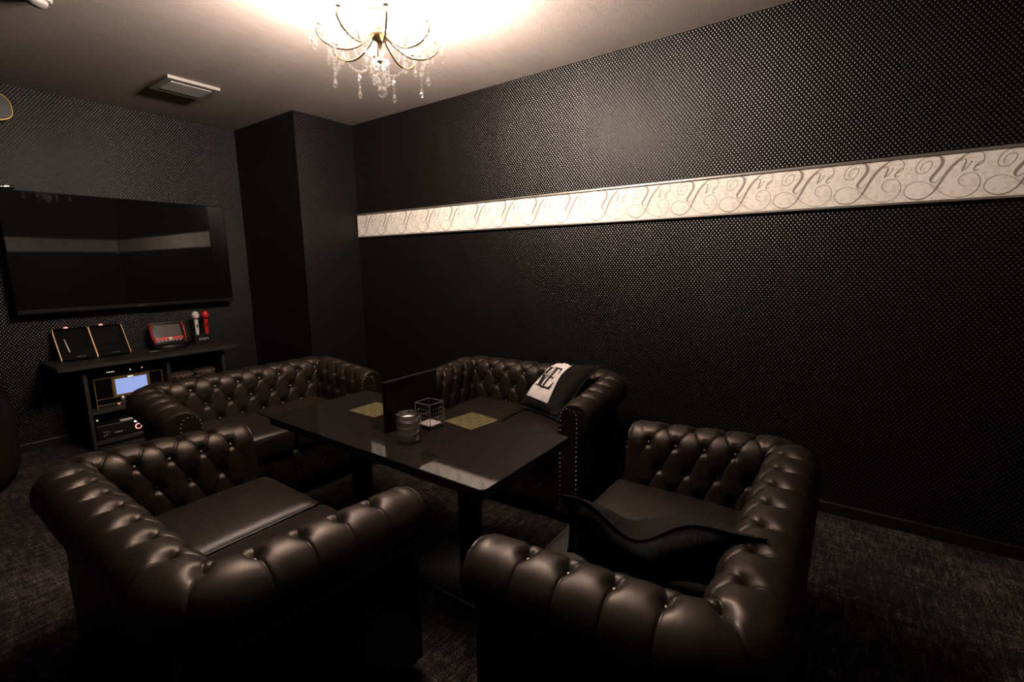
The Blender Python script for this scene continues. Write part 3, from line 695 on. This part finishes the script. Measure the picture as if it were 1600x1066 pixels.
# tambourines
def tambourine(label, x, y, z, r, hgt, rz):
    t = thing('tambourine', label, 'tambourine', (x, y, z), rz, 'tambourines on the console shelf')
    MB().lathe([(r-0.010, 0), (r, 0), (r, hgt), (r-0.010, hgt), (r-0.010, 0)], n=28).build('frame', 'wood_ring', t, 'auto')
    for q in range(14):
        a = 2*PI*q/14; g_ = MB()
        for zz in (hgt*0.38, hgt*0.62): g_.lathe([(0.0001, 0.0025), (0.007, 0.002), (0.0135, 0.0), (0.007, -0.001), (0.0001, -0.001)], (0, 0, zz), 12)
        g_.xf(Matrix.Translation(((r-0.002)*math.cos(a), (r-0.002)*math.sin(a), 0)) @ Matrix.Translation((0, 0, hgt*0.5)) @ Matrix.Rotation(random.uniform(-.45, .45), 4, 'X') @ Matrix.Translation((0, 0, -hgt*0.5)))
        g_.build('jingle', 'chrome', t)
    return t
for i in range(3):
    tambourine(['bottom', 'middle', 'top'][i]+' tambourine of the left stack in the console right bay', 1.455, 4.29, 0.322+0.037*i, 0.075, 0.034, 0.4*i)
    tambourine(['bottom', 'middle', 'top'][i]+' tambourine of the right stack in the console right bay', 1.632, 4.31, 0.322+0.037*i, 0.068, 0.034, 0.7*i)
# tablets
def tablet(label, x0, x1):
    t = thing('karaoke_tablet', label, 'tablet', ((x0+x1)/2, 4.37, KZ), 0, 'karaoke tablets leaning on the console')
    hw_ = (x1-x0)/2; L_ = 0.262; tilt = math.radians(36)
    mx = Matrix.Translation((0, 0, 0.0112)) @ Matrix.Rotation(-tilt, 4, 'X')
    MB().bbox((-hw_, 0.0, 0.0), (hw_, 0.018, L_), 0.005).xf(mx).build('body', 'glossblack', t)
    MB().box((-hw_+0.014, -0.001, 0.055), (hw_-0.014, 0.0005, L_-0.018)).xf(mx).build('screen', 'glossblack', t)
    for sx in (-1, 1):
        for k, (yy, mm) in enumerate(((-0.001, 'gold_glow'), (0.007, 'red_glow'), (0.0165, 'gold_glow'))):
            MB().tube([(sx*(hw_+0.001), yy, 0.004), (sx*(hw_+0.001), yy, L_*0.9), (sx*(hw_-0.004), yy+0.004, L_)], 0.0011, 6).xf(mx).build('glowing_edge', mm, t)
    MB().sphere((-0.02, 0.010, L_+0.002), 0.013, 10, 6, 0.7).xf(mx).build('lamp', 'led_red', t, True)
    MB().box((-0.02, -0.0015, 0.016), (0.035, 0.0, 0.024)).xf(mx).build('maker_badge', 'greyscreen', t)
    MB().box((-hw_*0.8, 0.055, 0), (hw_*0.8, 0.125, 0.07)).build('charging_stand', 'blackplastic', t)
    return t
t1 = tablet('left black karaoke tablet with glowing amber edges, a white pen across its face', 0.795, 0.985)
t2 = tablet('right black karaoke tablet with glowing amber edges, nothing on its face', 0.990, 1.180)
mx = Matrix.Translation((0, 0, 0.0112)) @ Matrix.Rotation(-math.radians(36), 4, 'X')
MB().tube([(-0.045, -0.006, 0.06), (-0.052, -0.006, 0.165)], 0.0042, 8).xf(mx).build('stylus', 'mic_white', t1, True)
# red remote in dock
dk = thing('karaoke_remote', 'red framed karaoke remote with grey screen standing in a black dock', 'remote', (1.455, 4.41, KZ))
MB().lathe([(0.128, 0.0), (0.132, 0.012), (0.125, 0.03), (0.10, 0.042), (0.0001, 0.044)], n=28).xf(Matrix.Diagonal((1, 0.60, 1, 1))).build('dock', 'blackplastic', dk, 'auto')
mx = Matrix.Translation((0, -0.005, 0.036)) @ Matrix.Rotation(-math.radians(20), 4, 'X')
MB().bbox((-0.108, 0.0, 0.0), (0.108, 0.030, 0.175), 0.008, 3).xf(mx).build('body', 'blackplastic', dk, 'auto')
for sx in (-1, 1):
    for yy_ in (-0.001, 0.028): MB().tube([(sx*0.103, yy_, 0.004), (sx*0.112, yy_, 0.06), (sx*0.113, yy_, 0.12), (sx*0.106, yy_, 0.176)], 0.0048, 8).xf(mx).build('red_edge', 'red', dk, True)
MB().box((-0.088, -0.003, 0.060), (0.088, 0.0, 0.155)).xf(mx).build('screen', 'greyscreen', dk)
MB().box((-0.094, -0.0025, 0.032), (0.094, 0.0, 0.056)).xf(mx).build('red_keypad', 'red', dk)
k_ = MB()
for i in range(7): k_.bbox((-0.080+0.025*i-0.007, -0.005, 0.022), (-0.080+0.025*i+0.007, -0.001, 0.028), 0.001, 1)
stuff(k_.xf(mx).build('keys', 'mic_white', dk)); MB().lathe([(0.013, 0), (0.013, -0.004), (0.005, -0.006), (0.0001, -0.006)], (0.004, -0.002, 0.040), 14, 'y').xf(mx).build('round_key', 'mic_white', dk)
MB().bbox((-0.10, 0.004, 0.168), (0.10, 0.026, 0.181), 0.003).xf(mx).build('top_grip', 'greyscreen', dk)
o = MB().bbox((-0.13, -0.014, 0), (0.13, 0.014, 0.012), 0.004, 2).build('thin_remote', 'blackplastic', None, 'auto', (1.39, 4.285, KZ)); o.rotation_euler = (0, 0, 0.10); tag(o, 'thin black wand remote lying in front of the red remote dock', 'remote')
MB().box((-0.128, -0.010, 0.0115), (-0.075, 0.010, 0.0128)).build('silver_tip', 'chrome', o)
# microphones in their holder
mh = thing('microphone_holder', 'black microphone holder block with white lettering on the console', 'microphone holder', (1.685, 4.43, KZ))
MB().bbox((-0.062, -0.035, 0), (0.062, 0.035, 0.078), 0.004).build('block', 'blackplastic', mh)
tc_ = bpy.data.curves.new('letters', 'FONT'); tc_.body = 'DAM'; tc_.size = 0.026; tc_.align_x = 'CENTER'; tc_.align_y = 'CENTER'; tc_.extrude = 0.0005
to = bpy.data.objects.new('letters_tmp', tc_); C.objects.link(to); bpy.context.view_layer.update()
me = bpy.data.meshes.new_from_object(to.evaluated_get(bpy.context.evaluated_depsgraph_get())); bpy.data.objects.remove(to); me.materials.clear(); me.materials.append(M['mic_white'])
lo = bpy.data.objects.new('lettering', me); C.objects.link(lo); lo.parent = mh; lo.location = (0.005, -0.0357, 0.042); lo.rotation_euler = (PI/2, 0, 0); lo.scale = (1.25, 1, 1)
def mic(label, x, body, head):
    t = thing('microphone', label, 'microphone', (x, 4.435, KZ+0.0785), 0)
    MB().lathe([(0.011, 0.0), (0.0125, 0.02), (0.0145, 0.11), (0.016, 0.128)], n=18).build('handle', body, t, 'auto')
    MB().lathe([(0.0165, 0.128), (0.0165, 0.134)], n=18).build('collar', 'blackplastic', t)
    MB().lathe([(0.017, 0.134), (0.024, 0.150), (0.026, 0.163), (0.0255, 0.170), (0.022, 0.184), (0.012, 0.194), (0.0001, 0.197)], n=20).build('grille', head, t, True)
    MB().lathe([(0.0265, 0.160), (0.0272, 0.164), (0.0265, 0.168)], n=20).build('grille_band', head, t)
    MB().box((-0.004, -0.0165, 0.06), (0.004, -0.012, 0.09)).build('switch', 'blackplastic', t)
mic('white microphone with silver head standing in the holder', 1.662, 'mic_white', 'mesh_metal')
mic('red microphone with red head standing in the holder', 1.735, 'red', 'red')

# ------------------------------------------------------------------ things on the table
def placemat(label, x, y, rz, sx, sy):
    o = MB().bbox((-sx/2, -sy/2, 0), (sx/2, sy/2, 0.0022), 0.0006, 1).build('paper_mat', 'mat_paper', None, False, (x, y, TZ)); o.rotation_euler = (0, 0, rz)
    tag(o, label, 'paper mat', 'olive paper mats on the table'); mk = MB()
    for i in range(3):
        for j in range(5):
            cx_ = -sx/2+sx*(i+0.5+0.5*(j % 2)-0.25)/3; cy_ = -sy/2+sy*(j+0.5)/5; e = 0.0019
            pts = [(-0.019, -0.009), (-0.005, 0.003), (0.001, -0.004), (0.019, 0.010)]
            for (ax, ay), (bx_, by_) in zip(pts[:-1], pts[1:]):
                d = math.hypot(bx_-ax, by_-ay); nx_, ny_ = -(by_-ay)/d*e, (bx_-ax)/d*e
                mk.add([(cx_+ax+nx_, cy_+ay+ny_, 0.0025), (cx_+ax-nx_, cy_+ay-ny_, 0.0025), (cx_+bx_-nx_, cy_+by_-ny_, 0.0025), (cx_+bx_+nx_, cy_+by_+ny_, 0.0025)], [(0, 1, 2, 3)])
    stuff(mk.build('printed_marks', 'ink', o))
placemat('olive paper mat with dark zigzag marks beside the clear acrylic box', 1.588, 1.368, -0.13, 0.172, 0.182)
placemat('olive paper mat with dark zigzag marks behind the black menu', 1.450, 1.880, 0.0, 0.168, 0.195)
mn = thing('menu_board', 'black menu board standing upright in a clear stand on the table', 'menu', (1.42, 1.575, TZ))
MB().bbox((-0.156, -0.006, 0.004), (0.156, 0.012, 0.222), 0.002).build('board', 'blackplastic', mn)
MB().box((-0.150, -0.0075, 0.216), (0.150, -0.0055, 0.2225)).build('top_binding', 'greyscreen', mn)
MB().box((-0.158, -0.012, 0.0), (0.158, 0.098, 0.0035)).build('stand_foot', 'acrylic', mn); MB().box((-0.158, 0.094, 0.0035), (0.158, 0.098, 0.05)).build('stand_lip', 'acrylic', mn)
def ashtray_mesh():
    n = 32; prof = [(0.0001, 0.002), (0.036, 0.002), (0.0415, 0.006), (0.0440, 0.022), (0.0475, 0.028), (0.0500, 0.028), (0.0510, 0.024), (0.0480, 0.016), (0.0455, 0.006), (0.042, 0.0), (0.0001, 0.0)]
    mb = MB(); vs = []
    for r, z in prof:
        for i in range(n):
            a = 2*PI*i/n; q = 1-(0.045 if i % 2 and 0.005 < z < 0.026 and r > 0.0445 else 0); vs.append((r*q*math.cos(a), r*q*math.sin(a), z))
    fs = [(j*n+i, j*n+(i+1) % n, (j+1)*n+(i+1) % n, (j+1)*n+i) for j in range(len(prof)-1) for i in range(n)]
    return mb.add(vs, fs)
ash0 = ashtray_mesh().build('glass_ashtray', 'glass', None, 'auto', (1.262, 1.432, TZ+0.0005))
weld(ash0, 0.0003); ash0.data.set_sharp_from_angle(angle=math.radians(35))
lab = ['clear glass ashtray at the bottom of the stack', 'clear glass ashtray second from the bottom of the stack', 'clear glass ashtray third from the bottom of the stack', 'clear glass ashtray at the top of the stack']
for i in range(4):
    o = ash0 if i == 0 else ash0.copy()
    if i: C.objects.link(o)
    o.location = (1.262+0.001*(i % 2), 1.432-0.001*(i % 3), TZ+0.0005+0.0285*i); o.rotation_euler = (0, 0, 0.4*i); tag(o, lab[i], 'ashtray', 'stacked glass ashtrays')
ab = thing('acrylic_box', 'clear acrylic box with dotted sides next to the glass ashtrays', 'acrylic box', (1.436, 1.482, TZ))
def sheet(name, a, b, m='acrylic', par=ab): return MB().box(a, b).build(name, m, par)
hx, hy, hz, th = 0.042, 0.045, 0.112, 0.0025
for s_ in (-1, 1):
    sheet('side_sheet', (s_*hx-th/2, -hy, 0), (s_*hx+th/2, hy, hz)); sheet('side_sheet', (-hx, s_*hy-th/2, 0), (hx, s_*hy+th/2, hz))
sheet('bottom_sheet', (-hx, -hy, 0), (hx, hy, th))
ed = MB()
for s_ in (-1, 1):
    for q in (-1, 1): ed.box((s_*hx-0.0014, q*hy-0.0014, 0), (s_*hx+0.0014, q*hy+0.0014, hz))
    ed.box((-hx, s_*hy-0.0013, hz-0.002), (hx, s_*hy+0.0013, hz)); ed.box((s_*hx-0.0013, -hy, hz-0.002), (s_*hx+0.0013, hy, hz))
M['acrylic_edge'] = mat('polished_acrylic_edge', (0.35, 0.33, 0.34), 0.2)
ed.build('polished_edges', 'acrylic_edge', ab)
dt = MB()
for i in range(4):
    for j in range(4):
        dt.sphere((-0.022+0.016*i, -hy-0.001, 0.030+0.019*j), 0.0030, 8, 4); dt.sphere((-hx-0.001, -0.024+0.016*i, 0.030+0.019*j), 0.0026, 8, 4)
stuff(dt.build('raised_dots', 'acrylic_edge', ab, True))
for s_ in (-1, 1):
    sheet('compartment_sheet', (-hx-0.052, s_*0.030-0.012-th/2, 0), (-hx-0.002, s_*0.030-0.012+th/2, 0.085))
sheet('compartment_sheet', (-hx-0.054, -0.042, 0), (-hx-0.052, 0.018, 0.085))
e2 = MB()
for s_ in (-1, 1): e2.box((-hx-0.0542, s_*0.030-0.0134, 0), (-hx-0.0518, s_*0.030-0.0106, 0.085)); e2.box((-hx-0.053, s_*0.030-0.0132, 0.083), (-hx-0.002, s_*0.030-0.0108, 0.085))
e2.build('compartment_edges', 'acrylic_edge', ab)
o = MB().bbox((-0.037, -0.040, 0), (0.037, 0.040, 0.012), 0.003, 2).build('coaster_stack', 'paper', None, 'auto', (1.436, 1.482, TZ+0.003)); tag(o, 'white paper pad lying in the bottom of the clear acrylic box', 'paper pad')

# ------------------------------------------------------------------ ceiling fittings, speaker, left chair
ve = thing('ceiling_vent', 'square off-white ventilation panel on the ceiling left of the chandelier', 'vent', (1.50, 3.725, CEIL))
MB().bbox((-0.153, -0.150, -0.020), (0.153, 0.165, 0), 0.002, 1).build('frame', 'white_plastic', ve)
MB().bbox((-0.118, -0.098, -0.0225), (0.118, 0.098, -0.0195), 0.001, 1).build('cover_plate', 'cover_white', ve)
sd = thing('smoke_detector', 'white round detector on the ceiling at the top left corner', 'detector', (0.665, 3.02, CEIL))
MB().lathe([(0.052, 0), (0.052, -0.014), (0.046, -0.022)], n=28).build('base', 'white_plastic', sd, 'auto'); MB().lathe([(0.036, -0.022), (0.034, -0.038), (0.020, -0.046), (0.0001, -0.047)], n=28).build('sensor_dome', 'white_plastic', sd, 'auto')
sp_ = thing('loudspeaker', 'black speaker with gold rim high on the back wall at the left edge', 'speaker', (0.60, 4.42, 2.25))
mb = MB(); poly = []
for i in range(40):
    a = 2*PI*i/40; ca, sa = math.cos(a), math.sin(a); poly.append((0.165*math.copysign(abs(ca)**0.75, ca), (0.105 if sa > 0 else 0.080)*math.copysign(abs(sa)**0.7, sa)))
mb.add([(x, -0.02, z) for x, z in poly]+[(x, 0.11, z) for x, z in poly], [tuple(range(40)), tuple(reversed(range(40, 80)))]+[(i, 40+i, 40+(i+1) % 40, (i+1) % 40) for i in range(40)])
mb.build('cabinet', 'blackplastic', sp_, 'auto'); MB().tube([(x*1.0, -0.021, z*1.0) for x, z in poly], 0.0045, 8, True).build('gold_rim', 'gold', sp_, True)
MB().lathe([(0.062, 0), (0.058, 0.006), (0.02, 0.012), (0.0001, 0.008)], (0, -0.022, 0.008), 24, 'y').build('woofer_cone', 'greyscreen', sp_, True); MB().box((-0.03, 0.11, -0.03), (0.03, YB-4.42, 0.03)).build('wall_mount', 'blackmetal', sp_)
# black tub chair cut by the left edge
tc2 = thing('tub_chair', 'black rounded tub chair cut off by the left edge of the picture', 'chair', (0.145, 4.00, 0))
def tub(prof, a0, a1, n=40):
    vs = []; K = len(prof)
    for i in range(n+1):
        a = a0+(a1-a0)*i/n
        for r, z in prof: vs.append((r*math.cos(a), r*math.sin(a), z))
    return MB().add(vs, [(i*K+j, (i+1)*K+j, (i+1)*K+j+1, i*K+j+1) for i in range(n) for j in range(K-1)]+[tuple(range(K)), tuple(n*K+j for j in reversed(range(K)))])
pf = [(0.215, 0.05), (0.295, 0.05), (0.325, 0.12), (0.335, 0.36), (0.325, 0.53), (0.295, 0.645), (0.245, 0.725), (0.205, 0.745), (0.185, 0.71), (0.19, 0.5), (0.205, 0.3), (0.215, 0.05)]
tub(pf, math.radians(-70), math.radians(165)).build('curved_back', 'leather', tc2, True)
MB().lathe([(0.20, 0.26), (0.215, 0.29), (0.215, 0.37), (0.19, 0.40), (0.0001, 0.415)], n=32).build('seat_cushion', 'seat', tc2, 'auto'); MB().lathe([(0.19, 0.05), (0.205, 0.06), (0.205, 0.26)], n=32).build('base', 'leather', tc2, 'auto')
for q in range(4):
    a = PI/4+PI/2*q; MB().lathe([(0.016, 0), (0.02, 0.052)], (0.15*math.cos(a), 0.15*math.sin(a), 0), 12).build('foot', 'blackmetal', tc2)
